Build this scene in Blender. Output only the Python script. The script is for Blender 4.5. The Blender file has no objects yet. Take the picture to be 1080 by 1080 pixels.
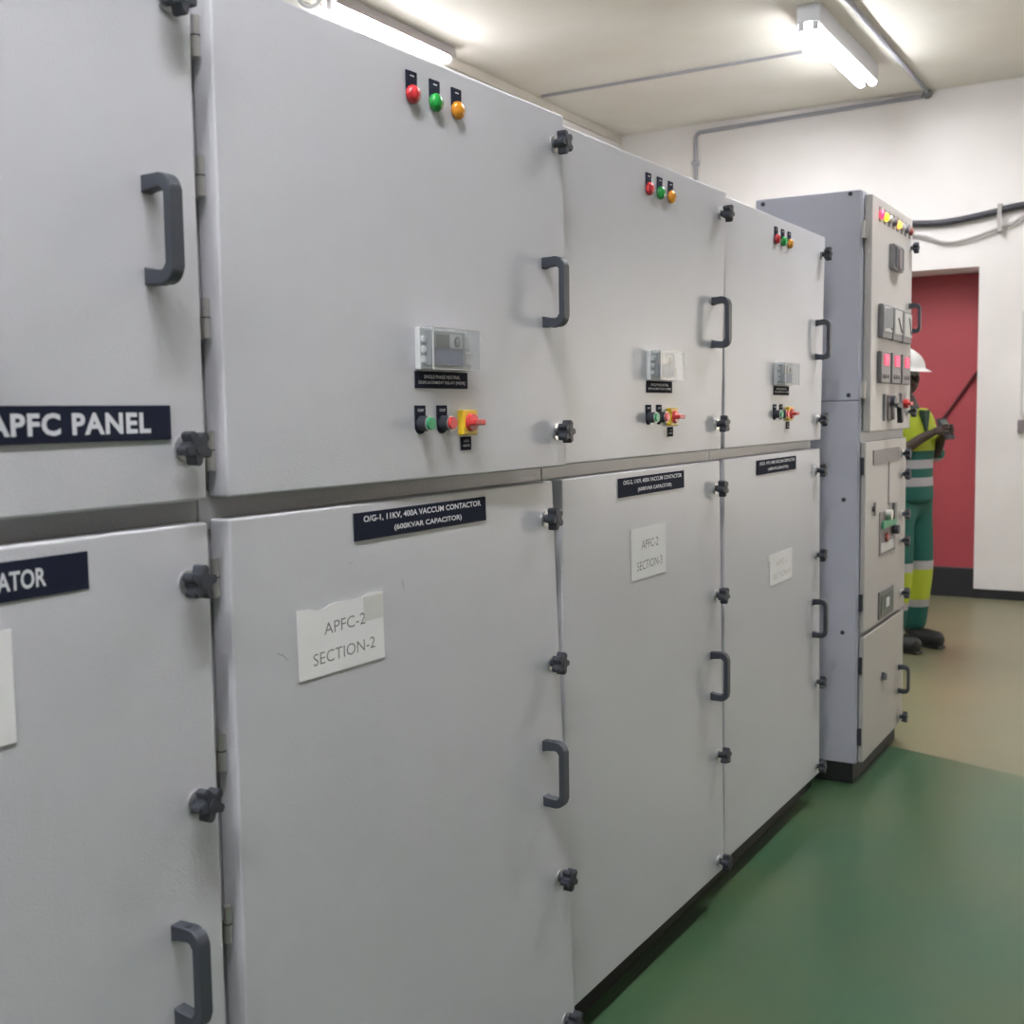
import bpy, bmesh, math, random
from mathutils import Vector, Matrix
random.seed(7)
scene = bpy.context.scene
C = scene.collection
PI = math.pi

# ------------------------------------------------------------------ materials
def mat(name, color, rough=0.5, metal=0.0, bump=0.0, bscale=200, noise=0.0, nscale=4.0, dirt=None, spec=0.5, emit=None, estr=0, trans=0, alpha=1, coat=0):
    m = bpy.data.materials.new(name); m.use_nodes = True
    nt = m.node_tree; N = nt.nodes; L = nt.links
    b = N['Principled BSDF']
    b.inputs['Base Color'].default_value = (*color, 1)
    b.inputs['Roughness'].default_value = rough
    b.inputs['Metallic'].default_value = metal
    b.inputs['Specular IOR Level'].default_value = spec
    b.inputs['Coat Weight'].default_value = coat
    b.inputs['Transmission Weight'].default_value = trans
    b.inputs['Alpha'].default_value = alpha
    if emit:
        b.inputs['Emission Color'].default_value = (*emit, 1)
        b.inputs['Emission Strength'].default_value = estr
    tc = N.new('ShaderNodeTexCoord')
    if noise or dirt:
        n = N.new('ShaderNodeTexNoise'); n.inputs['Scale'].default_value = nscale; n.inputs['Detail'].default_value = 6
        L.new(tc.outputs['Object'], n.inputs['Vector'])
        r = N.new('ShaderNodeValToRGB')
        r.color_ramp.elements[0].position = .35; r.color_ramp.elements[1].position = .68
        d = dirt if dirt else tuple(c*(1-noise) for c in color)
        r.color_ramp.elements[0].color = (*d, 1); r.color_ramp.elements[1].color = (*color, 1)
        L.new(n.outputs['Fac'], r.inputs['Fac']); L.new(r.outputs['Color'], b.inputs['Base Color'])
    if bump:
        n2 = N.new('ShaderNodeTexNoise'); n2.inputs['Scale'].default_value = bscale; n2.inputs['Detail'].default_value = 2
        L.new(tc.outputs['Object'], n2.inputs['Vector'])
        bp = N.new('ShaderNodeBump'); bp.inputs['Strength'].default_value = bump; bp.inputs['Distance'].default_value = .002
        L.new(n2.outputs['Fac'], bp.inputs['Height']); L.new(bp.outputs['Normal'], b.inputs['Normal'])
    return m

def banded(name, stops, rough=.8):
    """cloth whose colour changes with height (sewn panels and reflective tapes)"""
    m = mat(name, (1, 1, 1), rough, bump=.4, bscale=60)
    nt = m.node_tree; N = nt.nodes; L = nt.links
    tc = N.new('ShaderNodeTexCoord'); sp = N.new('ShaderNodeSeparateXYZ'); dv = N.new('ShaderNodeMath')
    dv.operation = 'DIVIDE'; dv.inputs[1].default_value = 2.0
    L.new(tc.outputs['Object'], sp.inputs[0]); L.new(sp.outputs['Z'], dv.inputs[0])
    r = N.new('ShaderNodeValToRGB'); cr = r.color_ramp; cr.interpolation = 'CONSTANT'
    cr.elements[0].position = 0; cr.elements[0].color = (*stops[0][1], 1)
    cr.elements[1].position = stops[1][0]/2; cr.elements[1].color = (*stops[1][1], 1)
    for z, c in stops[2:]:
        e = cr.elements.new(z/2); e.color = (*c, 1)
    L.new(dv.outputs[0], r.inputs['Fac']); L.new(r.outputs['Color'], N['Principled BSDF'].inputs['Base Color'])
    return m

M = {}
M['paint'] = mat('panel_paint', (.60, .592, .630), .36, bump=.22, bscale=330, spec=.5, noise=.03, nscale=3)
M['tower_paint'] = mat('tower_grey_paint', (.52, .525, .60), .42, bump=.25, bscale=170, noise=.04, nscale=3)
M['tower_door'] = mat('tower_door_paint', (.50, .47, .45), .42, bump=.25, bscale=170)
M['frame'] = mat('frame_paint', (.40, .40, .41), .36, bump=.30, bscale=170, noise=.05, nscale=5)
M['black'] = mat('black_plastic', (.035, .038, .05), .52, bump=.1, bscale=300)
M['handle'] = mat('handle_polyamide', (.045, .05, .065), .45, bump=.15, bscale=300)
M['plinth'] = mat('plinth_black', (.012, .014, .014), .6, noise=.3, nscale=8)
M['plate'] = mat('engraved_plate', (.014, .017, .034), .8, spec=.12, bump=.05, bscale=300)
M['white_text'] = mat('engraved_white', (.75, .75, .80), .5, bump=.05)
M['scuff'] = mat('scuffed_paint', (.36, .36, .37), .6, noise=.3, nscale=90)
M['paper'] = mat('paper', (.90, .88, .89), .7, bump=.3, bscale=30, noise=.03, nscale=9)
M['ink'] = mat('faded_ink', (.22, .21, .22), .7, noise=.3, nscale=60)
M['ink_faint'] = mat('washed_out_ink', (.60, .57, .55), .7, noise=.2, nscale=60)
M['tape'] = mat('clear_tape', (.72, .71, .68), .3, bump=.05)
M['steel'] = mat('zinc_steel', (.62, .60, .57), .35, metal=.85, bump=.1, bscale=90)
M['chrome'] = mat('chrome', (.6, .6, .6), .35, metal=.8, bump=.02)
def lens(name, c): return mat(name, c, .22, spec=.6, bump=.05, bscale=150, coat=.4)
M['red_lens'] = lens('red_lens', (.62, .035, .045)); M['green_lens'] = lens('green_lens', (.02, .36, .06)); M['amber_lens'] = lens('amber_lens', (.80, .30, .02))
M['green_cap'] = mat('green_cap', (.03, .33, .14), .4, bump=.05); M['red_cap'] = mat('red_cap', (.65, .05, .05), .4, bump=.05)
M['yellow'] = mat('yellow_plastic', (.85, .56, .03), .4, bump=.05); M['red_knob'] = mat('red_plastic', (.66, .05, .05), .35, bump=.05)
M['relay_blue'] = mat('relay_face_blue', (.15, .18, .27), .5, bump=.05)
M['relay_grey'] = mat('relay_face_grey', (.36, .37, .37), .5, bump=.05)
M['relay_body'] = mat('relay_body', (.66, .66, .66), .5, bump=.1)
M['lcd'] = mat('relay_lcd', (.11, .13, .12), .3, bump=.02)
def clear_mat():
    m = bpy.data.materials.new('clear_cover'); m.use_nodes = True
    nt = m.node_tree; N = nt.nodes; L = nt.links; N.remove(N['Principled BSDF'])
    o = N['Material Output']; t = N.new('ShaderNodeBsdfTransparent'); t.inputs[0].default_value = (.93, .94, .95, 1)
    g = N.new('ShaderNodeBsdfGlossy'); g.inputs['Roughness'].default_value = .25; g.inputs[0].default_value = (.9, .9, .9, 1)
    d = N.new('ShaderNodeBsdfDiffuse'); d.inputs[0].default_value = (.8, .8, .8, 1)
    m1 = N.new('ShaderNodeMixShader'); m2 = N.new('ShaderNodeMixShader'); m2.inputs[0].default_value = .07
    m1.inputs[0].default_value = .035
    L.new(t.outputs[0], m1.inputs[1]); L.new(g.outputs[0], m1.inputs[2])
    L.new(m1.outputs[0], m2.inputs[1]); L.new(d.outputs[0], m2.inputs[2]); L.new(m2.outputs[0], o.inputs['Surface'])
    return m
M['clear'] = clear_mat()
M['wall'] = mat('wall_plaster', (.80, .765, .745), .8, bump=.3, bscale=25, dirt=(.72, .68, .655), nscale=1.3)
M['wall_dim'] = mat('wall_low_bounce_grey', (.20, .195, .19), .8, bump=.3, bscale=25, noise=.1)  # dark tone given to the unseen walls to cut bounced light
M['ceiling'] = mat('ceiling_plaster', (.88, .86, .81), .85, bump=.3, bscale=20, dirt=(.78, .75, .67), nscale=.9)
M['baseboard'] = mat('baseboard_black', (.018, .018, .022), .5, noise=.3)
M['red_paint'] = mat('red_door_paint', (.36, .052, .062), .5, bump=.1, bscale=50, noise=.08, nscale=2)
M['dark_red'] = mat('dark_red_paint', (.12, .018, .025), .5, noise=.1)
M['conduit'] = mat('conduit_grey', (.34, .34, .37), .5, bump=.1)
M['trunking'] = mat('trunking_cream', (.56, .52, .45), .6, bump=.1, noise=.1)
M['cable'] = mat('cable_black', (.035, .035, .045), .5, noise=.2, nscale=30)
M['grey_cable'] = mat('cable_grey', (.42, .39, .37), .6, noise=.1, nscale=30)
M['fixture'] = mat('fixture_white', (.72, .73, .76), .4, bump=.05)
M['fixture_grey'] = mat('fixture_shade_grey', (.36, .33, .32), .5, bump=.05)
M['glow_red'] = mat('lit_red', (.8, .05, .1), .4, emit=(1, .03, .07), estr=1.1)
M['glow_pink'] = mat('lit_digits', (.5, .03, .08), .4, emit=(1, .03, .10), estr=.5)
M['glow_yellow'] = mat('lit_yellow', (.9, .8, .05), .4, emit=(1, .70, .03), estr=.75)
M['glow_orange'] = mat('lit_orange', (.9, .5, .1), .4, emit=(1, .40, .05), estr=.85)
M['dull_lens'] = mat('dull_lens', (.16, .13, .15), .3, bump=.05)
M['dull_red'] = mat('dull_red_lens', (.30, .06, .05), .3, bump=.05)
M['pale_lens'] = mat('pale_lens', (.62, .60, .60), .3, bump=.05)
M['meter_face'] = mat('meter_face', (.60, .58, .56), .35, bump=.05)
M['meter_grey'] = mat('meter_grey', (.17, .165, .17), .4, bump=.05)
M['plate_grey'] = mat('plate_grey_brown', (.20, .17, .175), .5, bump=.05)
M['skin'] = mat('brown_skin', (.060, .034, .026), .5, bump=.2, bscale=80, noise=.1)
M['eye'] = mat('eye_white', (.5, .48, .45), .3, bump=.02)
M['helmet'] = mat('helmet_white', (.82, .80, .78), .3, bump=.05, coat=.3)
M['boot'] = mat('boot_leather', (.012, .014, .014), .5, bump=.3, bscale=80)
yl = (.42, .50, .03); gr = (.012, .11, .085); sv = (.42, .40, .42)
M['shirt'] = banded('hi_vis_shirt', [(0, gr), (1.03, sv), (1.08, gr), (1.135, sv), (1.19, gr), (1.245, yl)])
M['trousers'] = banded('hi_vis_trousers', [(0, gr), (.255, sv), (.30, yl), (.50, sv), (.55, gr)])
M['collar'] = mat('dark_collar', (.03, .07, .05), .8, noise=.2)

def floor_mat():
    m = mat('floor_epoxy_green', (.06, .15, .075), .28, bump=.10, bscale=6)
    nt = m.node_tree; N = nt.nodes; L = nt.links; b = N['Principled BSDF']
    tc = N.new('ShaderNodeTexCoord')
    n = N.new('ShaderNodeTexNoise'); n.inputs['Scale'].default_value = 1.1; n.inputs['Detail'].default_value = 5
    L.new(tc.outputs['Object'], n.inputs['Vector'])
    r = N.new('ShaderNodeValToRGB')
    r.color_ramp.elements[0].position = .35; r.color_ramp.elements[0].color = (.036, .100, .052, 1)
    r.color_ramp.elements[1].position = .7; r.color_ramp.elements[1].color = (.080, .116, .050, 1)
    L.new(n.outputs['Fac'], r.inputs['Fac']); L.new(r.outputs['Color'], b.inputs['Base Color'])
    return m
M['floor_green'] = floor_mat()
M['floor_tan'] = mat('floor_olive_tan', (.205, .180, .105), .35, dirt=(.155, .158, .092), nscale=1.2, bump=.1, bscale=6)  # olive-tan floor colour with random tone, beyond the seam

# ------------------------------------------------------------------ mesh helpers
class MB:
    def __init__(self): self.bm = bmesh.new(); self.mats = []
    def mi(self, m):
        if m not in self.mats: self.mats.append(m)
        return self.mats.index(m)
    def _fin(self, geom_faces, m):
        i = self.mi(m)
        for f in geom_faces: f.material_index = i
    def box(self, a, b, m, bev=0, seg=2, warp=None):
        r = bmesh.ops.create_cube(self.bm, size=1); vs = r['verts']
        for v in vs:
            v.co = Vector([(a[i]+b[i])/2+v.co[i]*(b[i]-a[i]) for i in range(3)])
        fs = set(f for v in vs for f in v.link_faces); self._fin(fs, m)
        if bev:
            es = list(set(e for v in vs for e in v.link_edges))
            r2 = bmesh.ops.bevel(self.bm, geom=es, offset=bev, segments=seg, affect='EDGES', profile=.5, material=-1)
            vs = [v for v in self.bm.verts if v in set(r2['verts']) or v in vs] if False else vs
        return self
    def cyl(self, p0, p1, r0, m, r1=None, n=24, cap=True):
        r1 = r0 if r1 is None else r1
        p0 = Vector(p0); p1 = Vector(p1); d = p1-p0
        rot = d.to_track_quat('Z', 'Y').to_matrix().to_4x4()
        mtx = Matrix.Translation((p0+p1)/2) @ rot
        r = bmesh.ops.create_cone(self.bm, cap_ends=cap, segments=n, radius1=r0, radius2=r1, depth=d.length, matrix=mtx)
        fs = set(f for v in r['verts'] for f in v.link_faces); self._fin(fs, m); return self
    def prism_x(self, pts, x0, x1, m):
        """polygon in (y,z) extruded along x"""
        a = [self.bm.verts.new((x0, p[0], p[1])) for p in pts]; b = [self.bm.verts.new((x1, p[0], p[1])) for p in pts]
        fs = [self.bm.faces.new(a[::-1]), self.bm.faces.new(b)]
        n = len(pts)
        for i in range(n): fs.append(self.bm.faces.new((a[i], a[(i+1) % n], b[(i+1) % n], b[i])))
        self._fin(fs, m); return self
    def prism_y(self, pts, y0, y1, m):
        a = [self.bm.verts.new((p[0], y0, p[1])) for p in pts]; b = [self.bm.verts.new((p[0], y1, p[1])) for p in pts]
        fs = [self.bm.faces.new(a), self.bm.faces.new(b[::-1])]
        n = len(pts)
        for i in range(n): fs.append(self.bm.faces.new((b[i], b[(i+1) % n], a[(i+1) % n], a[i])))
        self._fin(fs, m); return self
    def dome(self, c, r, h, m, n=24, k=8):
        """dome rising along +x from c"""
        prev = None; fs = []
        for j in range(k+1):
            t = j/k*PI/2; rr = r*math.cos(t); hh = h*math.sin(t)
            if j < k: ring = [self.bm.verts.new((c[0]+hh, c[1]+rr*math.cos(2*PI*i/n), c[2]+rr*math.sin(2*PI*i/n))) for i in range(n)]
            else: ring = [self.bm.verts.new((c[0]+h, c[1], c[2]))]
            if prev:
                for i in range(n):
                    if len(ring) > 1: fs.append(self.bm.faces.new((prev[i], prev[(i+1) % n], ring[(i+1) % n], ring[i])))
                    else: fs.append(self.bm.faces.new((prev[i], prev[(i+1) % n], ring[0])))
            prev = ring
        for f in fs: f.smooth = True
        self._fin(fs, m); return self
    def tube(self, pts, r, m, n=12):
        pts = [Vector(p) for p in pts]; rings = []; fs = []
        for i, p in enumerate(pts):
            d = (pts[min(i+1, len(pts)-1)]-pts[max(i-1, 0)]).normalized()
            u = d.cross(Vector((0, 0, 1)))
            if u.length < 1e-3: u = Vector((1, 0, 0))
            u.normalize(); w = d.cross(u)
            rings.append([self.bm.verts.new(p+u*r*math.cos(2*PI*k/n)+w*r*math.sin(2*PI*k/n)) for k in range(n)])
        for a, b in zip(rings, rings[1:]):
            for k in range(n): fs.append(self.bm.faces.new((a[k], a[(k+1) % n], b[(k+1) % n], b[k])))
        for f in fs: f.smooth = True
        fs.append(self.bm.faces.new(rings[0])); fs.append(self.bm.faces.new(rings[-1][::-1]))
        self._fin(fs, m); return self
    def text(self, s, y0, y1, zc, h, m, x, bold=.012, spacing=1.0, rot=0, slope=0):
        """lettering facing +x, fitted to y0..y1, cap height h, centred on zc"""
        cu = bpy.data.curves.new('t', 'FONT'); cu.body = s; cu.size = 1; cu.offset = bold; cu.space_character = spacing; cu.resolution_u = 3
        o = bpy.data.objects.new('t', cu); C.objects.link(o)
        dg = bpy.context.evaluated_depsgraph_get(); dg.update()
        me = bpy.data.meshes.new_from_object(o.evaluated_get(dg))
        xs = [v.co.x for v in me.vertices]; ys = [v.co.y for v in me.vertices]
        ax, bx, ay, by = min(xs), max(xs), min(ys), max(ys)
        nv = []
        for v in me.vertices:
            yy = y0+(v.co.x-ax)/(bx-ax)*(y1-y0); zz = zc+((v.co.y-ay)/(by-ay)-.5)*h + slope*(yy-(y0+y1)/2)
            nv.append(self.bm.verts.new((x, yy, zz)))
        fs = []
        for p in me.polygons:
            try: fs.append(self.bm.faces.new([nv[i] for i in p.vertices]))
            except ValueError: pass
        self._fin(fs, m)
        bpy.data.objects.remove(o); bpy.data.curves.remove(cu); bpy.data.meshes.remove(me)
        return self
    def build(self, name, parent=None, loc=(0, 0, 0), smooth=False):
        bm = self.bm
        me = bpy.data.meshes.new(name)
        bm.to_mesh(me); bm.free()
        for m in self.mats: me.materials.append(M[m])
        if smooth:
            for p in me.polygons: p.use_smooth = True
        o = bpy.data.objects.new(name, me); C.objects.link(o); o.location = loc
        if parent: o.parent = parent
        return o

def empty(name, loc, label, cat, group=None, rz=0):
    o = bpy.data.objects.new(name, None); o.empty_display_size = .1; C.objects.link(o); o.location = loc; o.rotation_euler = (0, 0, rz)
    o['label'] = label; o['category'] = cat
    if group: o['group'] = group
    return o
def tag(o, label, cat, group=None, kind=None):
    o['label'] = label; o['category'] = cat
    if group: o['group'] = group
    if kind: o['kind'] = kind
    return o
def struct(o): o['kind'] = 'structure'; return o
def yaw(y, z, D):
    return (0, 0, -math.atan((offs(y+.01, z, D)-offs(y, z, D))/.01))
def inst(src, parent, loc, label=None, rot=None):
    c = src.copy(); C.objects.link(c); c.parent = parent; c.location = loc
    if rot: c.rotation_euler = rot
    if label: c['label'] = label
    return c
protos = []
def proto(mb, name, smooth=False):
    """keep mesh data for copies; the holder object itself is removed at the end"""
    o = mb.build(name, smooth=smooth); protos.append(o); return o

# ------------------------------------------------------------------ shared hardware
def arc(cx, cz, r, a0, a1, n=7):
    return [(cx+r*math.cos(a0+(a1-a0)*i/n), cz+r*math.sin(a0+(a1-a0)*i/n)) for i in range(n+1)]
def handle_mesh(H=.146, P=.055, t=.013, w=.022):
    h = H/2; mb = MB()
    foot = .024
    outer = [(0, -h)] + arc(P-.022, -h+.022, .022, -PI/2, 0) + arc(P-.022, h-.022, .022, 0, PI/2) + [(0, h)]
    ro = .010
    inner = [(0, h-foot)] + [(.012, h-foot+.004)] + arc(P-t-ro, h-.016-ro, ro, PI/2, 0) + arc(P-t-ro, -h+.016+ro, ro, 0, -PI/2) + [(.012, -h+foot-.004)] + [(0, -h+foot)]
    mb.prism_y(outer+inner, -w/2, w/2, 'handle')
    es = [e for e in mb.bm.edges if abs(e.verts[0].co.y-e.verts[1].co.y) < 1e-6]
    bmesh.ops.bevel(mb.bm, geom=es, offset=.0022, segments=2, affect='EDGES', profile=.5)
    for s in (-1, 1):                                   # screw recesses on the shoulders
        mb.cyl((P-.030, 0, s*(h-.0005)), (P-.030, 0, s*(h+.0012)), .0055, 'black')
    return mb
P_handle = proto(handle_mesh(), 'handle')
P_handle_small = proto(handle_mesh(.13, .050, .011, .018), 'handle')
def knob_mesh(s=1.0):
    mb = MB()
    mb.cyl((0, 0, 0), (.004*s, 0, 0), .017*s, 'chrome')
    mb.cyl((.004*s, 0, 0), (.018*s, 0, 0), .009*s, 'black')
    pts = []
    for i in range(80):
        a = 2*PI*i/80+.3; r = (.0205+.0052*math.tanh(1.9*math.cos(5*a)))*s
        pts.append((r*math.cos(a), r*math.sin(a)))
    mb.prism_x(pts, .016*s, .034*s, 'black')
    mb.cyl((.034*s, 0, 0), (.038*s, 0, 0), .009*s, 'black')
    mb.prism_x([(p[0]*.90, p[1]*.90) for p in pts], .034*s, .0365*s, 'black')
    pass
    return mb
P_knob = proto(knob_mesh(), 'star_knob')
def hinge_mesh():
    mb = MB()
    mb.box((-.004, -.013, -.030), (-.001, .000, .006), 'steel', .0005)      # frame leaf
    mb.box((-.002, -.013, -.030), (.000, .004, -.004), 'steel', .0005)
    mb.cyl((.006, .002, -.028), (.006, .002, .030), .0062, 'steel', n=20)
    mb.cyl((.006, .002, .001), (.006, .002, .003), .0068, 'black', n=20)
    mb.box((-.003, .002, -.006), (.006, .010, .028), 'steel', .0005)
    return mb
P_hinge = proto(hinge_mesh(), 'hinge')
def legend_mesh():   # rounded black carrier behind a lamp
    mb = MB(); w = .0150
    pts = [(-w, .028), (-w, -.012)] + [(w*math.cos(a), -.012+w*math.sin(a)) for a in [PI+PI*i/12 for i in range(1, 12)]] + [(w, -.012), (w, .028)]
    mb.prism_x(pts, 0, .003, 'plate')
    mb.box((.003, -.005, .019), (.0033, .006, .021), 'white_text')
    return mb
P_legend = proto(legend_mesh(), 'legend_plate')
P_lamp = {}
for cname in ('red', 'green', 'amber'):
    mb = MB(); mb.cyl((.002, 0, 0), (.007, 0, 0), .0165, cname+'_lens', n=28); mb.dome((.006, 0, 0), .0164, .011, cname+'_lens')
    P_lamp[cname] = proto(mb, 'indicator_lamp')
P_bezel = proto(MB().cyl((.002, 0, 0), (.022, 0, 0), .0140, 'black', r1=.0135, n=28).cyl((.022, 0, 0), (.024, 0, 0), .0138, 'steel', n=28), 'push_button')
P_cap = {c: proto(MB().cyl((.024, 0, 0), (.029, 0, 0), .0118, c+'_cap', r1=.0112, n=28), 'button_cap') for c in ('green', 'red')}
P_switch = proto(MB().box((0, -.025, -.024), (.014, .025, .024), 'yellow', .003), 'rotary_switch')
mb = MB().cyl((.014, 0, 0), (.022, 0, 0), .0175, 'red_knob', r1=.016, n=28)
mb.box((.020, -.019, -.0055), (.038, .019, .0055), 'red_knob', .003)
P_swknob = proto(mb, 'switch_knob')
mb = MB().box((0, -.017, -.014), (.002, .017, .012), 'plate', .0005)
mb.text('LOCAL', -.009, .009, .004, .0045, 'white_text', .0023); mb.text('REMOTE', -.011, .011, -.005, .0045, 'white_text', .0023)
P_swplate = proto(mb, 'legend_plate')
def small_legend(word):
    mb = MB(); w = .0150
    pts = [(-w, .033), (-w, -.004)] + [(w*math.cos(a), -.004+w*math.sin(a)) for a in [PI+PI*i/12 for i in range(1, 12)]] + [(w, -.004), (w, .033)]
    mb.prism_x(pts, 0, .003, 'plate'); mb.text(word, -.009, .009, .024, .005, 'white_text', .0033)
    return proto(mb, 'legend_plate')
P_legw = {'green': small_legend('START'), 'red': small_legend('STOP')}
# relay
mb = MB(); W = .152; Hh = .076
mb.box((0, 0, 0), (.012, W, Hh), 'relay_body', .002)
mb.box((.010, .014, .008), (.026, W*.80, Hh-.006), 'relay_grey', .001)
mb.box((.0262, .016, .010), (.0272, W*.74, .040), 'relay_blue')
mb.box((.0262, .030, .040), (.0275, W*.46, .064), 'lcd', .0004)
mb.box((.0262, W*.48, .036), (.0270, W*.73, .066), 'relay_body', .0003)
ring = [(W*.62+.009*math.cos(2*PI*i/24), .052+.010*math.sin(2*PI*i/24)) for i in range(24)]
mb.prism_x(ring, .027, .0285, 'lcd')
mb.prism_x([(W*.62+.006*math.cos(2*PI*i/24), .052+.007*math.sin(2*PI*i/24)) for i in range(24)], .0285, .0297, 'relay_grey')
mb.box((.010, W*.84, .010), (.022, W*.985, .034), 'relay_body', .002)
mb.box((.010, W*.86, .040), (.018, W*.97, .066), 'relay_body', .002)
for q in (.012, .030, .048): mb.box((.010, .002, q), (.020, .012, q+.013), 'relay_body', .003)
P_relay = proto(mb, 'protection_relay')
def frame_box(mb, W, H, P, t=.0022, m='clear'):
    mb.box((P-t, 0, 0), (P, W, H), m); mb.box((.012, 0, 0), (P-t, t, H), m); mb.box((.012, W-t, 0), (P-t, W, H), m)
    mb.box((.012, t, 0), (P-t, W-t, t), m); mb.box((.012, t, H-t), (P-t, W-t, H), m)
mb = MB(); frame_box(mb, W, Hh, .041)
for a in ((.0395, -.0004, -.0004), (.0395, -.0004, Hh-.0016)): mb.box(a, (.0418, W+.0004, a[2]+.002), 'pale_lens')
for y in (-.0004, W-.0016): mb.box((.0395, y, 0), (.0418, y+.002, Hh), 'pale_lens')
P_cover = proto(mb, 'clear_cover')

# ------------------------------------------------------------------ switchgear cabinets
PITCH = 1.053; B0 = 1.247-PITCH
ZT = 2.160; ZB = .112; DP = .045          # door front stands DP proud of the frame
def warped_door(mb, y0, y1, z0, z1, top, bot, m):
    """door leaf subdivided and eased open toward its latch edge"""
    r = .004
    mb.box((-DP+.004, y0, z0), (0, y1, z1), m, r, 3)
    for ax, a, b in ((1, y0, y1), (2, z0, z1)):
        for i in range(1, 12):
            co = [0, 0, 0]; co[ax] = a+(b-a)*i/12; no = [0, 0, 0]; no[ax] = 1
            bmesh.ops.bisect_plane(mb.bm, geom=mb.bm.verts[:]+mb.bm.edges[:]+mb.bm.faces[:], plane_co=co, plane_no=no)
    for v in mb.bm.verts:
        s = max(0, (v.co.y-y0)/(y1-y0)); t = (v.co.z-z0)/(z1-z0)
        v.co.x += s*(bot+(top-bot)*t)
def offs(y, z, D): 
    y0, y1, z0, z1, top, bot = D
    return max(0, (y-y0)/(y1-y0))*(bot+(top-bot)*(z-z0)/(z1-z0))

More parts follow.
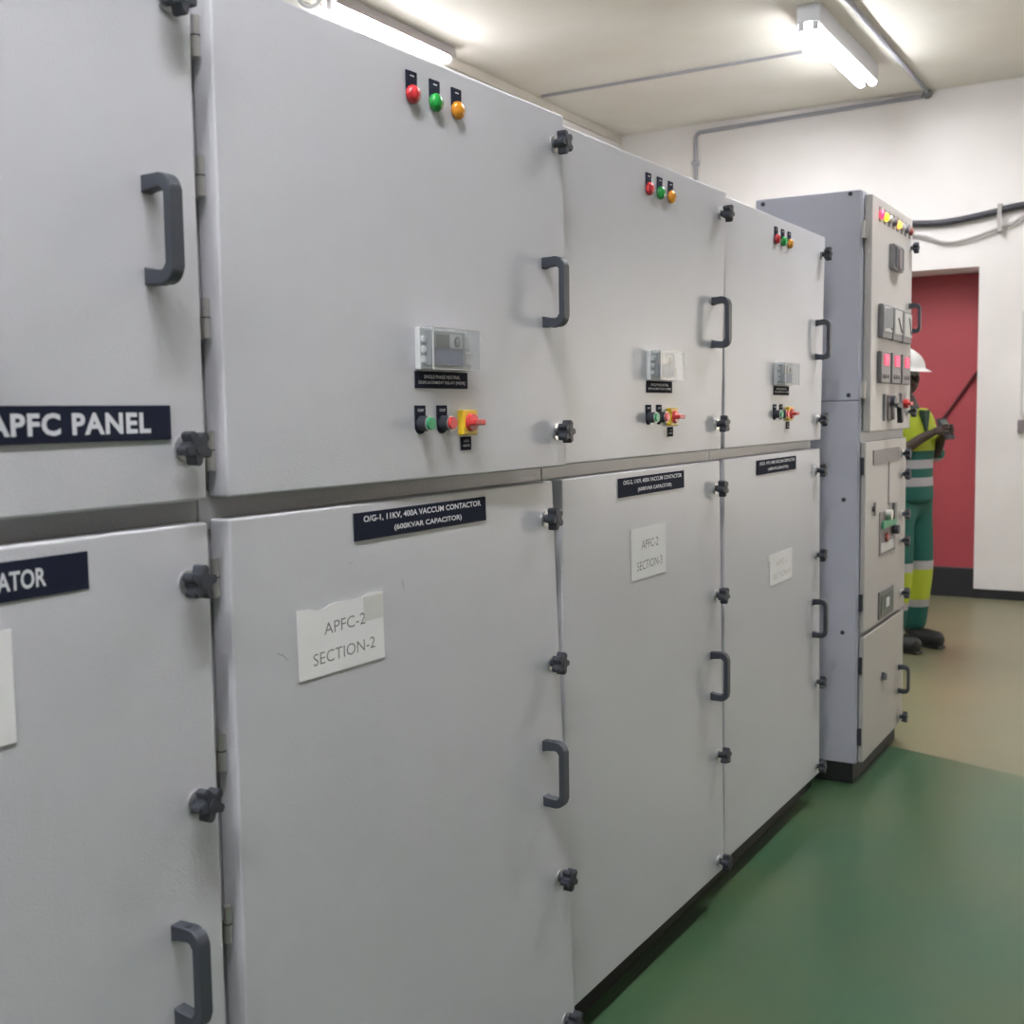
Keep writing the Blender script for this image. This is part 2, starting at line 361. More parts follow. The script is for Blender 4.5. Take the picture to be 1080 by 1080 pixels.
cabs = [
    dict(w=PITCH, up=(.004, .002), lo=(.002, .002), label='nearest grey switchgear cabinet, cut by the left photo edge, with APFC PANEL plate'),
    dict(w=PITCH, up=(.038, .036), lo=(.000, .044), label='grey switchgear cabinet with the widest complete doors, carrying the APFC-2 SECTION-2 paper'),
    dict(w=PITCH, up=(.022, .006), lo=(.002, .018), label='grey switchgear cabinet with a shiny light patch, third counting away from the camera'),
    dict(w=PITCH+.022, up=(.018, .006), lo=(.004, .012), label='last low grey switchgear cabinet of the row, right beside the tall tower'),
]
for k, cb in enumerate(cabs):
    B = B0+k*PITCH; w = cb['w']
    root = empty('switchgear_cabinet', (0, B, 0), cb['label'], 'electrical cabinet', 'switchgear cabinets in a row')
    g = .0015
    mb = MB(); mb.box((-1.0, g, .10), (-DP, w-g, ZT), 'paint', .003)
    mb.build('body', root)
    band = MB().box((-DP, g, 1.352), (-DP+.006, w-g, 1.412), 'frame', .0015).build('cross_rail', root)
    MB().box((-.98, 0, 0), (-.062, w + (.13 if k == 3 else 0), .10), 'plinth', .003).build('plinth', root)
    y0, y1 = .024, w-.021
    for which in ('up', 'lo'):
        z0, z1 = (1.4014, ZT-.004) if which == 'up' else (ZB, 1.3687)
        top, bot = cb[which]; D = (y0, y1, z0, z1, top, bot)
        mb = MB(); warped_door(mb, y0, y1, z0, z1, top, bot, 'paint')
        if k == 1 and which == 'lo':
            for yy, zz, dy_, dz_ in ((.453, 1.222, .004, -.020), (.448, 1.216, .006, .006), (.128, 1.146, .014, -.012), (.118, 1.150, .010, -.006), (.30, 1.27, .016, .002)):
                xx = offs(yy, zz, D)+.0004
                mb.prism_x([(yy, zz), (yy+.0016, zz+.0008), (yy+dy_+.001, zz+dz_), (yy+dy_, zz+dz_-.0006)], xx-.0003, xx, 'scuff')
        door = mb.build('door', root)
        door['label'] = 'upper door' if which == 'up' else 'lower door'
        hz = 1.772 if which == 'up' else .732
        hy = w-.110 if k else w-.112
        inst(P_handle, door, (offs(hy, hz, D), hy, hz), 'black grip handle', yaw(hy, hz, D))
        for kz in ((2.088, 1.478) if which == 'up' else (1.288, .968, .480, .150)):
            inst(P_knob, door, (offs(w-.066, kz, D), w-.066, kz), 'black star clamp knob', rot=(random.uniform(-.6, .6), 0, 0))
        for kz in ((2.065, 1.868, 1.664, 1.470) if which == 'up' else (1.280, 1.015, .745, .30)):
            inst(P_hinge, door, (-.031, .0145, kz), 'bare metal hinge')
        # nameplate texts
        if which == 'up':
            def at(y, z): return (offs(y, z, D), y, z)
            if k > 0:
                for j, cn in enumerate(('red', 'green', 'amber')):
                    y = .491+j*.0685; z = 2.083
                    if k > 0:
                        l = inst(P_lamp[cn], root, at(y, z), cn+' indicator lamp', yaw(.5, 2.08, D)); inst(P_legend, l, (0, 0, .012))
            # relay
            x_, y_, z_ = at(.487, 1.600)
            rl = inst(P_relay, root, (x_, y_, z_), 'protection relay under a clear cover', yaw(.5, 1.6, D)); inst(P_cover, rl, (0, 0, 0), 'clear plastic cover')
            mb = MB().box((0, 0, -.0155), (.002, .166, .0155), 'plate', .0005)
            mb.text('SINGLE PHASE NEUTRAL', .026, .140, .0055, .0065, 'white_text', .0023)
            mb.text('DISPLACEMENT RELAY [NDR]', .010, .156, -.0055, .0070, 'white_text', .0023)
            mb.build('name_plate', root, at(.484, 1.5825)).rotation_euler = yaw(.5, 1.58, D)
            if k > 0:
                for j, cn in enumerate(('green', 'red')):
                    b = inst(P_bezel, root, at(.497+j*.067, 1.503), cn+' push button', yaw(.5, 1.5, D)); inst(P_cap[cn], b, (0, 0, 0), cn+' button cap'); inst(P_legw[cn], b, (0, 0, .0))
                s = inst(P_switch, root, at(.640, 1.503), 'yellow switch with a red knob', yaw(.6, 1.5, D)); inst(P_swknob, s, (0, 0, 0), 'red knob'); inst(P_swplate, s, (0, .002, -.039))
            if k == 0:
                mb = MB().box((0, .42, 1.4905), (.003, .966, 1.5375), 'plate', .0008)
                mb.text('APFC PANEL', .678, .929, 1.514, .0285, 'white_text', .0034, bold=.035, spacing=1.1)
                mb.build('name_plate', root, (.002, 0, 0))['label'] = 'black plate reading APFC PANEL'
        else:
            if k == 0:
                mb = MB().box((0, .45, 1.3015), (.003, .8175, 1.3505), 'plate', .0008)
                mb.text('ISOLATOR', .634, .752, 1.326, .0240, 'white_text', .0034, bold=.02)
                mb.build('name_plate', root)['label'] = 'black plate reading ISOLATOR'
            else:
                mb = MB().box((0, .317, 1.3055), (.003, .742, 1.3535), 'plate', .0008)
                mb.text('O/G-%d, 11KV, 400A VACCUM CONTACTOR' % k, .342, .722, 1.3410, .0125, 'white_text', .0034, bold=.02)
                mb.text('(600KVAR CAPACITOR)', .430, .650, 1.3190, .0125, 'white_text', .0034, bold=.02)
                for v in mb.bm.verts: v.co.x += offs(v.co.y, v.co.z, D)
                mb.build('name_plate', root, (.0003, 0, 0))['label'] = 'black plate naming a vacuum contactor feeder'
    # paper sheets taped on the lower doors: things of their own
    pp = {0: (.455, .699, 1.130, 1.268, 'APFC-2', 'SECTION-1', 'white paper sheet cut off by the left photo edge', 'ink'),
          1: (.164, .391, 1.094, 1.210, 'APFC-2', 'SECTION-2', 'white paper reading APFC-2 SECTION-2, nearest fully visible sheet, torn top edge', 'ink'),
          2: (.388, .610, 1.087, 1.220, 'APFC-2', 'SECTION-3', 'white paper reading SECTION-3 taped below the middle vacuum contactor plate', 'ink'),
          3: (.452, .700, .922, 1.029, 'APFC-2', 'SECTION-4', 'faded pale paper sheet on the low cabinet beside the tall tower', 'ink_faint')}[k]
    a, b, c, d, t1, t2, lab, ink = pp
    D = (y0, y1, ZB, 1.3687, *cb['lo'])
    xo = offs((a+b)/2, (c+d)/2, D)+.0016
    mb = MB(); n = 14; top = []
    for i in range(n+1):
        q = i/n
        zt = d + (-.003*abs(math.sin(q*7)) if k == 1 else -.001*math.sin(q*5))
        if k == 1 and .15 < q < .30: zt -= .004
        if k == 1 and q > .72: zt += .003
        top.append((a+(b-a)*q, zt))
    pts = [(a+.001*k, c), (b, c-.001)] + top[::-1]
    mb.prism_x(pts, -.0005, .0005, 'paper')
    if k == 1:
        mb.box((.0005, b-.055, d-.045), (.0009, b-.002, d-.003), 'tape')
    if k == 3:
        mb.box((-.0005, a-.022, d-.020), (.0006, a, d-.002), 'tape')
    hh = (d-c)
    wd = b-a
    mb.text(t1, a+wd*.29, a+wd*.77, c+hh*.66, hh*.17, ink, .0008, bold=-.008, slope=.02)
    mb.text(t2, a+wd*.16, a+wd*.88, c+hh*.26, hh*.17, ink, .0008, bold=-.008, slope=.02)
    for v in mb.bm.verts: v.co.x += offs(v.co.y, v.co.z, D)
    o = mb.build('paper_sign', loc=(.0016, B, 0)); tag(o, lab, 'paper sign', 'paper signs taped to the cabinet doors')

# ------------------------------------------------------------------ control tower
TY = 4.661; root = empty('control_tower', (0, TY, 0), 'tall grey control tower with meters and lit lamps at the row end', 'control cabinet')
TX = .085; TW = .79
MB().box((-.3365, 0, 1.5485), (TX, TW, 2.365), 'tower_paint', .004).build('upper_body', root)
MB().box((-.3365, 0, .085), (TX, TW, 1.5470), 'tower_paint', .004).build('lower_body', root)
MB().box((-.33, .01, 0), (TX-.012, TW-.01, .085), 'plinth', .003).build('plinth', root)
MB().box((TX, .006, .09), (TX+.005, TW-.006, 2.36), 'tower_paint').build('front_frame', root)['label'] = 'front frame behind the doors'
for (x_, z_) in ((-.305, 2.345), (.045, 2.350), (.045, 1.570), (.030, 1.156), (.03, .62)):
    MB().cyl((x_, -.004, z_), (x_, .001, z_), .0085, 'black').build('screw', root)
def t(y): return y-TY
DX = .123
doors_t = []
for (z0, z1, ya, xf, lab) in ((1.424, 2.347, .030, DX, 'upper door'), (.622, 1.385, .012, .112, 'middle door'), (.092, .604, .012, .112, 'bottom door')):
    yr = .770 if z0 > 1 else (.755 if z0 > .6 else .745)
    d = MB().box((TX+.008, ya, z0), (xf, yr, z1), 'tower_door', .004, 3).build('door', root); d['label'] = lab; doors_t.append((d, xf))
def on(d, mb, name, label=None, smooth=False):
    o = mb.build(name, d[0], smooth=smooth)
    if label: o['label'] = label
    return o
U, Md, Lw = doors_t
inst(P_handle_small, U[0], (DX, t(5.385), 1.910), 'black grip handle')
inst(P_handle_small, Lw[0], (Lw[1], t(5.315), .304), 'black grip handle')
for (d, y, z) in ((U, 5.385, 2.217), (U, 5.385, 1.50), (Md, 5.335, 1.315), (Md, 5.335, 1.224), (Md, 5.34, 1.046), (Md, 5.34, .927), (Md, 5.345, .690), (Lw, 5.34, .126)):
    inst(P_knob, d[0], (d[1], t(y), z), 'black star clamp knob')
for (d, z) in ((U, 2.21), (U, 1.59), (Md, 1.29), (Md, .745), (Lw, .49), (Lw, .20)):
    on(d, MB().cyl((TX+.016, .005 if d is U else .000, z-.034), (TX+.016, .005 if d is U else .0, z+.034), .008, 'steel' if d is U else 'black').box((TX+.006, .0, z-.03), (TX+.02, .028, z+.03), 'steel' if d is U else 'meter_grey', .001), 'hinge')
# lamp row
for j, c in enumerate(('glow_red', 'glow_yellow', 'pale_lens', 'dull_lens', 'glow_orange', 'pale_lens', 'dull_lens', 'dull_red')):
    y = 4.815+j*.078; z = 2.290-.0*j
    mb = MB().cyl((0, 0, 0), (.008, 0, 0), .017, c, n=20); mb.dome((.008, 0, 0), .0165, .012, c)
    l = mb.build('indicator_lamp', root, (DX, t(y), z-.006)); l['label'] = {'glow_red': 'lit red lamp', 'glow_yellow': 'lit yellow lamp', 'glow_orange': 'lit orange lamp', 'pale_lens': 'pale unlit lamp', 'dull_lens': 'dark unlit lamp', 'dull_red': 'dark red unlit lamp'}[c]
    MB().box((0, -.018, -.028), (.003, .018, .030), 'meter_grey', .001).build('legend_plate', l)
def part(mb, name, y, z, label=None, x=DX):
    o = mb.build(name, root, (x, t(y), z))
    if label: o['label'] = label
    return o
# synchro double meter
o = part(MB().box((0, -.085, -.050), (.022, .085, .055), 'meter_grey', .003), 'double_meter', 5.07, 2.135)
for s in (-1, 1): MB().box((.022, s*.052-.022, -.040), (.026, s*.052+.022, .045), 'black', .001).build('meter_window', o)
MB().box((.022, -.025, -.045), (.030, .025, .040), 'plate_grey', .003).build('centre_cover', o)
# three analogue meters with pale faces in clear covers
for j in range(3):
    o = part(MB().box((0, -.083, -.068), (.020, .083, .068), 'meter_grey', .004), 'analogue_meter', 4.885+j*.188, 1.866-.002*j, 'black framed meter with a pale face')
    pts = [(-.068, -.040), (.068, -.040), (.068, .058), (-.068, .058)]
    if j != 9: MB().prism_x(pts, .020, .024, 'meter_face').build('dial_face', o)
    a = .5+j*.3
    MB().tube([(.026, .05, -.03), (.026, .05-.09*math.cos(a), -.03+.08*math.sin(a))], .002, 'black', 6).build('needle', o)
    if j == 0: MB().box((.022, -.052, -.03), (.050, -.044, .05), 'pale_lens', .002).build('cover_edge', o)
# three digital meters
for j in range(3):
    o = part(MB().box((0, -.080, -.064), (.018, .080, .064), 'meter_grey', .004), 'digital_meter', 4.876+j*.194, 1.682, 'black digital meter with glowing red digits')
    MB().box((.018, -.034, .008), (.021, .040, .052), 'glow_pink', .001).build('display', o)['label'] = 'glowing red display'
    mb = MB()
    for q in range(3): mb.cyl((.018, -.04+q*.04, -.035), (.022, -.04+q*.04, -.035), .010, 'plate_grey', n=14)
    mb.build('button_row', o)
# selector switch
o = part(MB().box((0, -.060, -.052), (.012, .060, .050), 'plate_grey', .003).box((0, -.118, -.055), (.010, -.092, .055), 'meter_grey', .002), 'selector_switch', 5.02, 1.520)
mb = MB().cyl((.012, -.02, .028), (.030, -.02, .028), .020, 'black', n=20)
mb.prism_x([(-.055, .016), (.040, .018), (.066, -.060), (.036, -.066), (.018, -.004), (-.055, .004)], .026, .046, 'black')
mb.build('pistol_grip', o)
o = part(MB().box((0, -.045, -.040), (.010, .045, .045), 'plate_grey', .002), 'control_switch', 5.255, 1.535)
MB().cyl((.010, 0, .0), (.030, 0, .0), .020, 'red_knob', n=20).box((.028, -.026, -.007), (.044, .026, .007), 'red_knob', .002).build('switch_knob', o)['label'] = 'red switch knob'
# middle door fittings
XM = Md[1]
part(MB().box((0, -.235, -.030), (.004, .235, .030), 'plate_grey', .001), 'name_plate', 5.025, 1.318, 'blank looking grey-brown nameplate', XM)
part(MB().box((0, -.006, -.090), (.003, .006, .090), 'plate_grey', .001), 'key_slot_cover', 5.075, 1.200, None, XM)
part(MB().cyl((0, 0, 0), (.010, 0, 0), .012, 'black', n=16).box((.004, -.006, -.028), (.012, .006, .028), 'plate_grey', .002), 'door_lock', 4.80, 1.110, None, XM)
o = part(MB().box((0, -.145, -.092), (.004, .145, .092), 'plate_grey', .001).box((.004, -.120, -.080), (.005, .120, -.040), 'relay_body'), 'mimic_panel', 5.055, .995, 'mimic plate with a breaker handle', XM)
MB().box((.005, -.120, .020), (.014, .130, .052), 'green_cap', .002).build('mimic_strip', o)['label'] = 'dull green strip'
MB().cyl((.004, -.03, .075), (.028, -.03, .075), .022, 'steel', n=20).box((.010, .04, .05), (.024, .085, .12), 'meter_grey', .003).cyl((.005, .10, .0), (.030, .10, .0), .020, 'black').build('breaker_handle', o)
MB().cyl((.004, -.03, -.022), (.014, -.03, -.022), .020, 'dull_red', n=20).build('trip_button', o)['label'] = 'dark red button'
o = part(MB().box((0, -.135, -.058), (.006, .135, .058), 'meter_grey', .002), 'viewing_window', 5.04, .695, None, XM)
MB().box((.006, -.110, -.042), (.009, .110, .042), 'lcd', .001).box((.009, -.03, -.02), (.012, .03, .02), 'relay_body', .002).build('window_glass', o)
part(MB().prism_x([(-.03, .0), (-.02, .03), (.03, .012), (.022, -.012)], 0, .012, 'black'), 'door_lock', 5.01, .370, None, Lw[1])

# ------------------------------------------------------------------ room shell
XL, XR, YF, YB, ZC = -3.32, 4.6, -2.6, 9.7665, 3.99
S = lambda mb, n: struct(mb.build(n))
SEAM = 5.18
fl = MB()
def quadz(mb, pts, z, m):
    vs = [mb.bm.verts.new((p[0], p[1], z)) for p in pts]; f = mb.bm.faces.new(vs); mb._fin([f], m)
ang = -.30
ya, yb_ = SEAM-ang*0+.08, SEAM
sl = (5.076-5.284)/(.668-.125)*.9
fy = lambda x: 5.275+sl*(x-.125)
mb = MB()
for (poly, m) in (([(XL, YF), (XR, YF), (XR, fy(XR)), (XL, fy(XL))], 'floor_green'), ([(XL, fy(XL)), (XR, fy(XR)), (XR, YB+.1), (XL, YB+.1)], 'floor_tan')):
    pts = poly
    a = [mb.bm.verts.new((p[0], p[1], 0)) for p in pts]; b = [mb.bm.verts.new((p[0], p[1], -.1)) for p in pts]
    fs = [mb.bm.faces.new(a), mb.bm.faces.new(b[::-1])] + [mb.bm.faces.new((b[i], b[(i+1) % 4], a[(i+1) % 4], a[i])) for i in range(4)]
    mb._fin(fs, m)
S(mb, 'floor')
S(MB().box((XL-.1, YF-.1, ZC), (XR+.1, YB+.5, ZC+.1), 'ceiling'), 'ceiling')
S(MB().box((XL-.1, YF-.1, -.1), (XL, YB+.5, ZC), 'wall'), 'wall_left')
S(MB().box((XR, YF-.1, -.1), (XR+.1, YB+.5, ZC), 'wall_dim'), 'wall_right')
S(MB().box((XL, YF-.1, -.1), (XR, YF, ZC), 'wall_dim'), 'wall_front')
DL, DR, DT = -2.15, -.257, 2.60; RC = .40
WL, WR, WZ0, WZ1 = 2.9, 4.1, .95, 2.35
mb = MB()
mb.box((XL, YB, -.1), (DL, YB+.45, ZC), 'wall'); mb.box((DL, YB, DT), (DR, YB+.45, ZC), 'wall')
mb.box((DR, YB, -.1), (WL, YB+.45, ZC), 'wall'); mb.box((WL, YB, -.1), (WR, YB+.45, WZ0), 'wall'); mb.box((WL, YB, WZ1), (WR, YB+.45, ZC), 'wall'); mb.box((WR, YB, -.1), (XR, YB+.45, ZC), 'wall')
S(mb, 'wall_back')
S(MB().box((XL, YB-.012, 0), (DL, YB, .075), 'baseboard').box((DR, YB-.012, 0), (XR, YB, .075), 'baseboard'), 'baseboard_back')
S(MB().box((DL, YB-.004, 0), (DR, YB+.06, .232), 'baseboard', .004), 'trim_1')
dr = struct(empty('door_1', (0, 0, 0), 'red double door', 'door'))
del dr['label']; del dr['category']
mid = (DL+DR)/2
for a, b in ((DL+.003, mid-.002), (mid+.002, DR-.003)):
    MB().box((a, YB+.40, .0), (b, YB+.44, DT-.003), 'red_paint', .002).build('door_leaf', dr)
P0 = Vector((-.262, YB+.385, 1.87)); P1 = Vector((-.80, YB+.385, 1.10))
MB().tube([P0, P1], .012, 'dark_red').build('brace_bar', dr)['label'] = 'dark diagonal bar'
# unseen glowing window, added to throw sideways shadows on the far cabinets
wn = struct(MB().box((WL, YB+.02, WZ0), (WR, YB+.08, WZ0+.05), 'fixture').box((WL, YB+.02, WZ1-.05), (WR, YB+.08, WZ1), 'fixture').box((WL, YB+.02, WZ0+.05), (WL+.05, YB+.08, WZ1-.05), 'fixture').box((WR-.05, YB+.02, WZ0+.05), (WR, YB+.08, WZ1-.05), 'fixture').build('added_window_1'))
M['side_fill'] = mat('added_window_glow', (.9, .85, .75), .6, emit=(1, .90, .78), estr=5)
MB().box((WL+.05, YB+.045, WZ0+.05), (WR-.05, YB+.055, WZ1-.05), 'side_fill').build('glow_pane', wn)

# ------------------------------------------------------------------ services
def obj(mb, name, label, cat, group=None): return tag(mb.build(name), label, cat, group)
# trunking along the left wall and ceiling corner
obj(MB().box((XL, 1.0, ZC-.075), (XL+.022, YB, ZC-.001), 'trunking', .004), 'cable_trunking', 'cream cable trunking running along the ceiling corner above the cabinets', 'cable trunking')
obj(MB().box((XL+.06, 8.19, ZC-.018), (-1.20, 8.215, ZC-.001), 'conduit', .003), 'cable_conduit', 'thin grey conduit crossing the ceiling from the corner trunking to the tube light', 'conduit')
o = obj(MB().tube([(-.66, 2.0, ZC-.016), (-.66, YB-.03, ZC-.016)], .015, 'conduit'), 'cable_conduit', 'grey conduit running along the ceiling right of the bright tube light', 'conduit')
MB().cyl((-.66, YB-.001, ZC-.03), (-.66, YB-.05, ZC-.03), .032, 'meter_grey', n=20).build('junction_box', o)
mb = MB().tube([(-2.59, YB-.016, 1.2), (-2.59, YB-.016, 3.88), (-2.575, YB-.016, 3.905), (-2.55, YB-.016, 3.917), (-.70, YB-.016, 3.950)], .017, 'conduit')
o = obj(mb, 'cable_conduit', 'grey conduit on the back wall, turning from vertical drop to a run under the ceiling', 'conduit')
for z in (3.66, 2.6): MB().box((-2.622, YB-.036, z-.014), (-2.558, YB, z+.014), 'conduit', .003).build('saddle_clip', o)
# sagging cables over the doorway
def sag(pts, n=24):
    out = []
    for i in range(len(pts)-1):
        p0 = Vector(pts[max(i-1, 0)]); p1 = Vector(pts[i]); p2 = Vector(pts[i+1]); p3 = Vector(pts[min(i+2, len(pts)-1)])
        for j in range(n//3):
            q = j/(n//3); out.append(.5*((2*p1)+(-p0+p2)*q+(2*p0-5*p1+4*p2-p3)*q*q+(-p0+3*p1-3*p2+p3)*q**3))
    out.append(Vector(pts[-1])); return out
y = YB-.035
obj(MB().tube(sag([(-2.0, y, 3.05), (-1.35, y, 3.02), (-.745, y, 2.968), (-.49, y, 2.958), (-.18, y, 2.995), (.054, y, 3.032), (.6, y, 3.03), (1.6, y, 2.96), (2.4, y, 3.03)]), .026, 'cable'), 'power_cable', 'thick black cable sagging across the wall above the red doorway', 'cable')
obj(MB().tube(sag([(-2.0, y, 2.96), (-1.35, y, 2.95), (-.745, y, 2.880), (-.455, y, 2.797), (-.04, y, 2.900), (.10, y, 2.955), (.6, y, 2.95), (1.6, y, 2.89), (2.4, y, 2.96)]), .012, 'grey_cable'), 'power_cable', 'thin grey cable hanging lower than the thick black one above the doorway', 'cable')
obj(MB().box((-.125, YB-.068, 2.846), (-.095, YB-.063, 3.056), 'fixture_grey', .001).box((-.125, YB-.064, 2.846), (-.095, YB, 2.856), 'fixture_grey', .001).box((-.125, YB-.064, 3.046), (-.095, YB, 3.056), 'fixture_grey', .001), 'cable_bracket', 'small grey bracket holding the cables above the doorway', 'bracket')
mb = MB().box((.062, YB-.034, 1.44), (.90, YB-.004, 2.24), 'meter_face', .004)
o = obj(mb, 'notice_board', 'grey-edged wall board right of the doorway, only its edge in view', 'board')
MB().box((.085, YB-.037, 1.465), (.875, YB-.033, 2.215), 'paper').build('board_face', o)
obj(MB().box((.045, YB-.03, 1.31), (.13, YB, 1.41), 'plate_grey', .005), 'wall_socket', 'small brownish box on the back wall below the board edge', 'socket')

# ------------------------------------------------------------------ tube lights
M['tube_lit'] = mat('lit_fluorescent_tube', (1, 1, 1), .4, emit=(.95, .965, 1.0), estr=40)
def tube_light(loc, L, label, two=True, rz=0, shade=False, drop=0, lips=True, group='fluorescent tube lights'):
    r = empty('tube_light', loc, label, 'light', group, rz)
    w = .074 if two else .056
    MB().box((-w, 0, -.045-drop), (w, L, 0), 'fixture_grey' if shade else 'fixture', .006).build('housing', r)
    for s in ((-1, 1) if lips else ()): MB().box((s*(w-.004)-.004, 0, -.070-drop), (s*(w-.004)+.004, L, -.040-drop), 'fixture_grey' if shade else 'fixture', .002).build('light_shield_lip', r)  # lips added to keep tube glare off the ceiling
    for s in ((-1, 1) if two else (0,)):
        MB().cyl((s*.043, .03, -.072-drop), (s*.043, L-.03, -.074-drop), .024, 'tube_lit', n=16).build('tube', r)
        for yy in (0.0, L-.025): MB().box((s*.043-.02, yy, -.096-drop), (s*.043+.02, yy+.025, -.045-drop), 'fixture', .004).build('tube_holder', r)
    return r
tube_light((-.895, 7.30, ZC), 1.50, 'bright double tube light on the ceiling above the tall tower', drop=.06)
tube_light((-3.225, 5.56, ZC), 1.28, 'tube light near the ceiling corner, seen just above the cabinet tops', two=False, shade=True)  # grey housing paints in the dark shadow band above this tube
tube_light((.85, -.35, ZC), 1.53, 'double tube light on the ceiling right above the camera', lips=False)
tube_light((.85, -2.25, ZC), 1.53, 'added double tube light behind the camera, brightening the near cabinets', lips=False)  # second unseen fixture, added to brighten the near cabinet tops
tube_light((.95, 4.3, ZC), 1.53, 'double tube light on the ceiling right of the aisle', lips=False)
# white flex hanging beside the first tube
obj(MB().tube(sag([(-3.24, 5.22, ZC-.015), (-3.235, 5.32, ZC-.12), (-3.23, 5.42, ZC-.12), (-3.225, 5.54, ZC-.03)]), .012, 'fixture'), 'light_flex', 'short white flex looping into the end of the corner tube light', 'cable')

# ------------------------------------------------------------------ person
def skin(name, verts, edges, m, parent, root=0, sub=2):
    """verts: (x,y,z,rx[,ry])"""
    me = bpy.data.meshes.new(name); me.from_pydata([v[:3] for v in verts], edges, []); me.materials.append(M[m])
    o = bpy.data.objects.new(name, me); C.objects.link(o); o.parent = parent
    md = o.modifiers.new('skin', 'SKIN'); md.use_smooth_shade = True
    for i, v in enumerate(verts):
        sv_ = me.skin_vertices[0].data[i]; rx = v[3]; ry = v[4] if len(v) > 4 else rx
        sv_.radius = (rx, ry); sv_.use_root = (i == root)
    s = o.modifiers.new('sub', 'SUBSURF'); s.levels = sub; s.render_levels = sub
    return o
per = empty('person', (-.325, 7.55, 0), 'person in yellow-green hi-vis workwear and white helmet, half hidden by the tall tower', 'person', rz=math.radians(-22))
V = []; E = []
def add(p, prev=None):
    V.append(p)
    if prev is not None: E.append((prev, len(V)-1))
    return len(V)-1
pel = add((0, 0, .98, .10, .10))
wa = add((.0, 0, 1.12, .09, .09), pel); ch = add((.0, 0, 1.30, .095, .095), wa); ush = add((.0, 0, 1.44, .075, .075), ch)
HX, HY = -.035, -.045
nk = add((.0, -.015, 1.53, .070), ush); nk2 = add((.022+HX, HY*.7, 1.60, .074), nk)
h1 = add((.040+HX, HY, 1.655, .092, .084), nk2); h2 = add((.038+HX, HY, 1.72, .104, .090), h1); h3 = add((.028+HX, HY, 1.775, .092, .077), h2); h4 = add((.02+HX, HY, 1.815, .058, .055), h3)
add((.075+HX, HY, 1.622, .034), h1)
hands = []
for s in (-1, 1):
    hp = add((0, s*.095, .93, .088), pel); kn = add((.03, s*.11, .50, .060), hp); ca = add((.00, s*.112, .36, .056), kn); an = add((-.02, s*.115, .10, .040), ca)
    hl = add((.03, s*.12, .055, .040), an); to = add((.14, s*.13, .04, .035), hl)
    sh = add((0, s*.175, 1.440, .052), ush); el = add((.03, s*.245, 1.19, .044), sh)
    wr = add((.165, s*.115, 1.325, .031), el); pm = add((.210, s*.075, 1.355, .032, .022), wr); pk = add((.250, s*.052, 1.372, .029, .018), pm)
    for f in range(4):
        a = (f-1.5)*.019; ln = (.030, .036, .033, .026)[f]
        f1 = add((.277, s*(.045), 1.378+a, .0095), pk); f2 = add((.277+ln*.7, s*.028, 1.380+a, .0085), f1); add((.275+ln*.5, s*.006, 1.378+a, .0078), f2)
    th = add((.225, s*.045, 1.385, .011), pm); add((.250, s*.022, 1.398, .0095), th)
skin('body', V, E, 'skin', per)
# face
def blob(name, loc, r, m, parent, sc=(1, 1, 1)):
    bm = bmesh.new(); bmesh.ops.create_uvsphere(bm, u_segments=20, v_segments=12, radius=r)
    for v in bm.verts: v.co = Vector((v.co.x*sc[0], v.co.y*sc[1], v.co.z*sc[2]))+Vector(loc)
    for f in bm.faces: f.smooth = True
    me = bpy.data.meshes.new(name); bm.to_mesh(me); bm.free(); me.materials.append(M[m])
    o = bpy.data.objects.new(name, me); C.objects.link(o); o.parent = parent; return o
for s in (-1, 1):
    blob('eye', (.118+HX, HY+s*.032, 1.722), .011, 'eye', per, (.6, 1, .7))
    blob('ear', (.025+HX, HY+s*.080, 1.705), .030, 'skin', per, (.6, .35, 1))
blob('nose', (.128+HX, HY, 1.690), .020, 'skin', per, (.9, .8, 1.2)); blob('mouth', (.108+HX, HY, 1.655), .024, 'dark_red', per, (.5, 1, .3))
# helmet
bm = bmesh.new(); bmesh.ops.create_uvsphere(bm, u_segments=36, v_segments=20, radius=1)
bmesh.ops.bisect_plane(bm, geom=bm.verts[:]+bm.edges[:]+bm.faces[:], plane_co=(0, 0, 0), plane_no=(0, 0, -1), clear_outer=True)
for v in bm.verts:
    z = v.co.z; v.co = Vector((v.co.x*.142, v.co.y*.122, z*.128*(1+.06*max(0, 1-abs(v.co.y)*4)*(z > .2)))) + Vector((.025+HX, HY, 1.755))
for f in bm.faces: f.smooth = True
me = bpy.data.meshes.new('helmet'); bm.to_mesh(me); bm.free(); me.materials.append(M['helmet'])
hm = bpy.data.objects.new('helmet', me); C.objects.link(hm); hm.parent = per
sd = hm.modifiers.new('s', 'SOLIDIFY'); sd.thickness = .004; sd.offset = -1
mb = MB(); n = 48; r0 = []; r1 = []; r2 = []
for i in range(n):
    a = 2*PI*i/n; e = .010+.040*max(0, math.cos(a))**2
    for lst, k_, z in ((r0, 0, 1.758), (r1, e, 1.750-.018*max(0, math.cos(a))), (r2, 0, 1.750)):
        lst.append(mb.bm.verts.new((.025+HX+(.140+k_)*math.cos(a), HY+(.120+k_*.8)*math.sin(a), z)))
fs = []
for i in range(n):
    j = (i+1) % n
    fs += [mb.bm.faces.new((r0[i], r1[i], r1[j], r0[j])), mb.bm.faces.new((r1[i], r2[i], r2[j], r1[j])), mb.bm.faces.new((r2[i], r0[i], r0[j], r2[j]))]
mb._fin(fs, 'helmet'); mb.build('brim', hm)
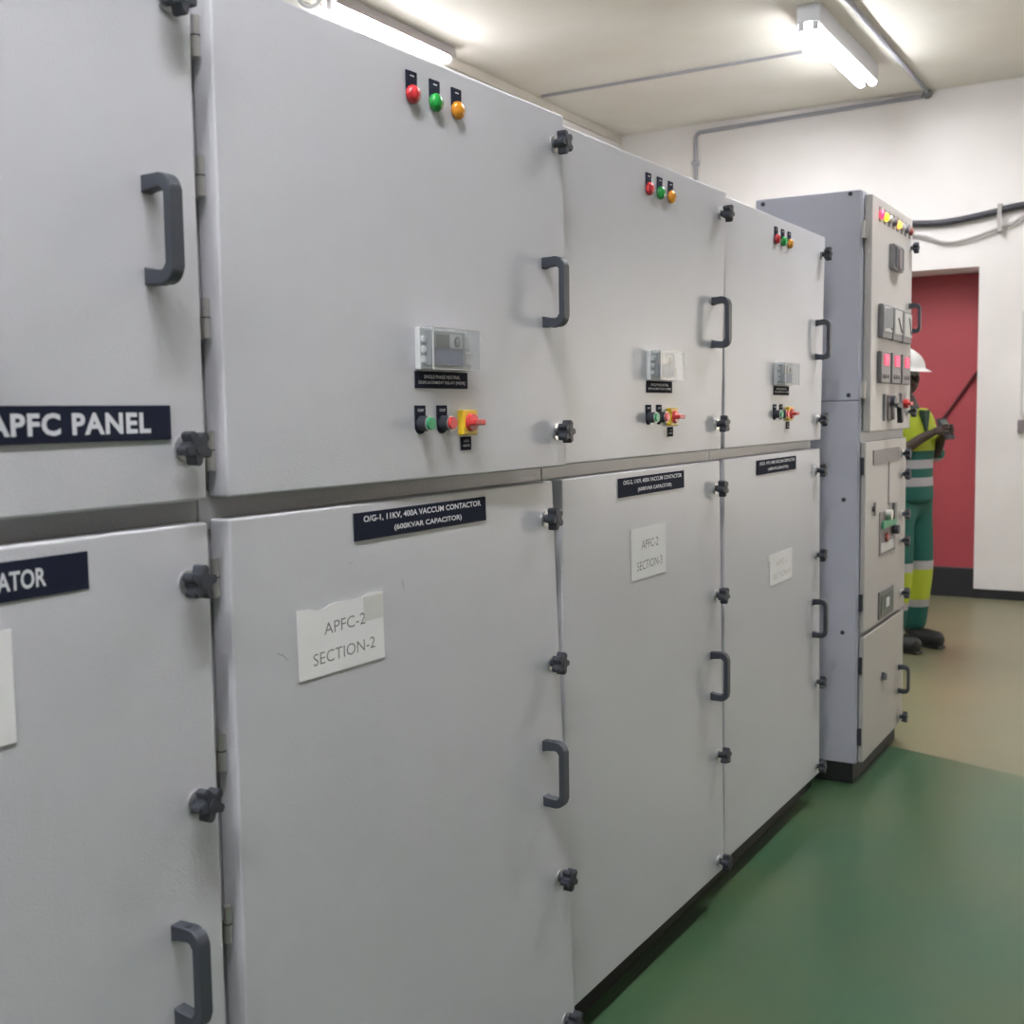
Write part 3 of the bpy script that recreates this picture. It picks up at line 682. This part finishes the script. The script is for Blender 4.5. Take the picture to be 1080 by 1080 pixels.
# clothing
V = []; E = []
a00 = add((0, 0, .90, .168, .198)); a0 = add((0, 0, .97, .165, .195), a00); a1 = add((.005, 0, 1.12, .148, .180), a0); a2 = add((.012, 0, 1.30, .150, .188), a1); a3 = add((.005, 0, 1.43, .125, .165), a2); a4 = add((.012, 0, 1.505, .072, .08), a3)
for s in (-1, 1):
    b1 = add((0, s*.180, 1.452, .088), a3); b2 = add((.015, s*.235, 1.32, .072), b1); b3 = add((.035, s*.248, 1.20, .066), b2); add((.10, s*.205, 1.235, .058), b3)
skin('hi_vis_shirt', V, E, 'shirt', per)
blob('collar', (-.005, -.015, 1.500), .085, 'collar', per, (1.05, 1.0, .48))
mb = MB().prism_x([(-.03, 1.50), (.03, 1.50), (.006, 1.34), (-.006, 1.34)], .100, .139, 'collar'); mb.build('shirt_opening', per)
V = []; E = []
a0 = add((0, 0, .98, .142, .178)); a1 = add((0, 0, 1.08, .120, .155), a0)
for s in (-1, 1):
    b0 = add((0, s*.095, .90, .112), a0); b1 = add((.018, s*.105, .70, .100), b0); b2 = add((.032, s*.110, .50, .088), b1); b3 = add((.01, s*.112, .30, .084), b2); add((-.015, s*.116, .085, .080), b3)
skin('hi_vis_trousers', V, E, 'trousers', per)
for s in (-1, 1):
    V = []; E = []
    c0 = add((-.02, s*.116, .20, .064)); c1 = add((-.025, s*.118, .070, .068), c0); c2 = add((.07, s*.122, .060, .062), c1); add((.195, s*.130, .048, .056), c2)
    b = skin('boot', V, E, 'boot', per)
    MB().box((-.070, s*.122-.040, 0), (.190, s*.124+.042, .020), 'boot', .010, 3).build('boot_sole', b)
# device in the hands
dv = MB().box((-.010, -.045, -.075), (.012, .045, .065), 'black', .006).box((.012, -.034, -.01), (.0135, .034, .052), 'lcd', .001)
o = dv.build('handheld_device'); tag(o, 'dark handheld device gripped by the person in hi-vis workwear', 'handheld device')
R = Matrix.Rotation(math.radians(-22), 4, 'Z')
o.location = Vector((-.325, 7.55, 0))+R @ Vector((.262, 0, 1.388)); o.rotation_euler = (0, -.5, math.radians(-22))

# ------------------------------------------------------------------ remove mesh holders
for o in protos: bpy.data.objects.remove(o)

# ------------------------------------------------------------------ world, camera, view
w = bpy.data.worlds.new('world'); scene.world = w; w.use_nodes = True
w.node_tree.nodes['Background'].inputs[0].default_value = (.75, .82, .9, 1); w.node_tree.nodes['Background'].inputs[1].default_value = .3
cam = bpy.data.cameras.new('camera'); co = bpy.data.objects.new('camera', cam); C.objects.link(co)
F = Vector((-0.50441836, 0.85929105, -0.08474084)); Rr = Vector((0.86293324, 0.50510297, -0.01473803)); Uu = Vector((-0.03013859, 0.08055983, 0.99629402))
m = Matrix((( Rr.x, Uu.x, -F.x, 1.2323), (Rr.y, Uu.y, -F.y, 0), (Rr.z, Uu.z, -F.z, 1.52), (0, 0, 0, 1)))
co.matrix_world = m
cam.sensor_width = 36; cam.lens = 1228.556/1080*36; cam.clip_start = .02
cam.dof.use_dof = True; cam.dof.focus_distance = 2.7; cam.dof.aperture_fstop = 6.0
scene.camera = co
vs = scene.view_settings
vs.view_transform = 'Standard'; vs.look = 'None'; vs.gamma = 1; vs.use_curve_mapping = False; vs.exposure = 1.66
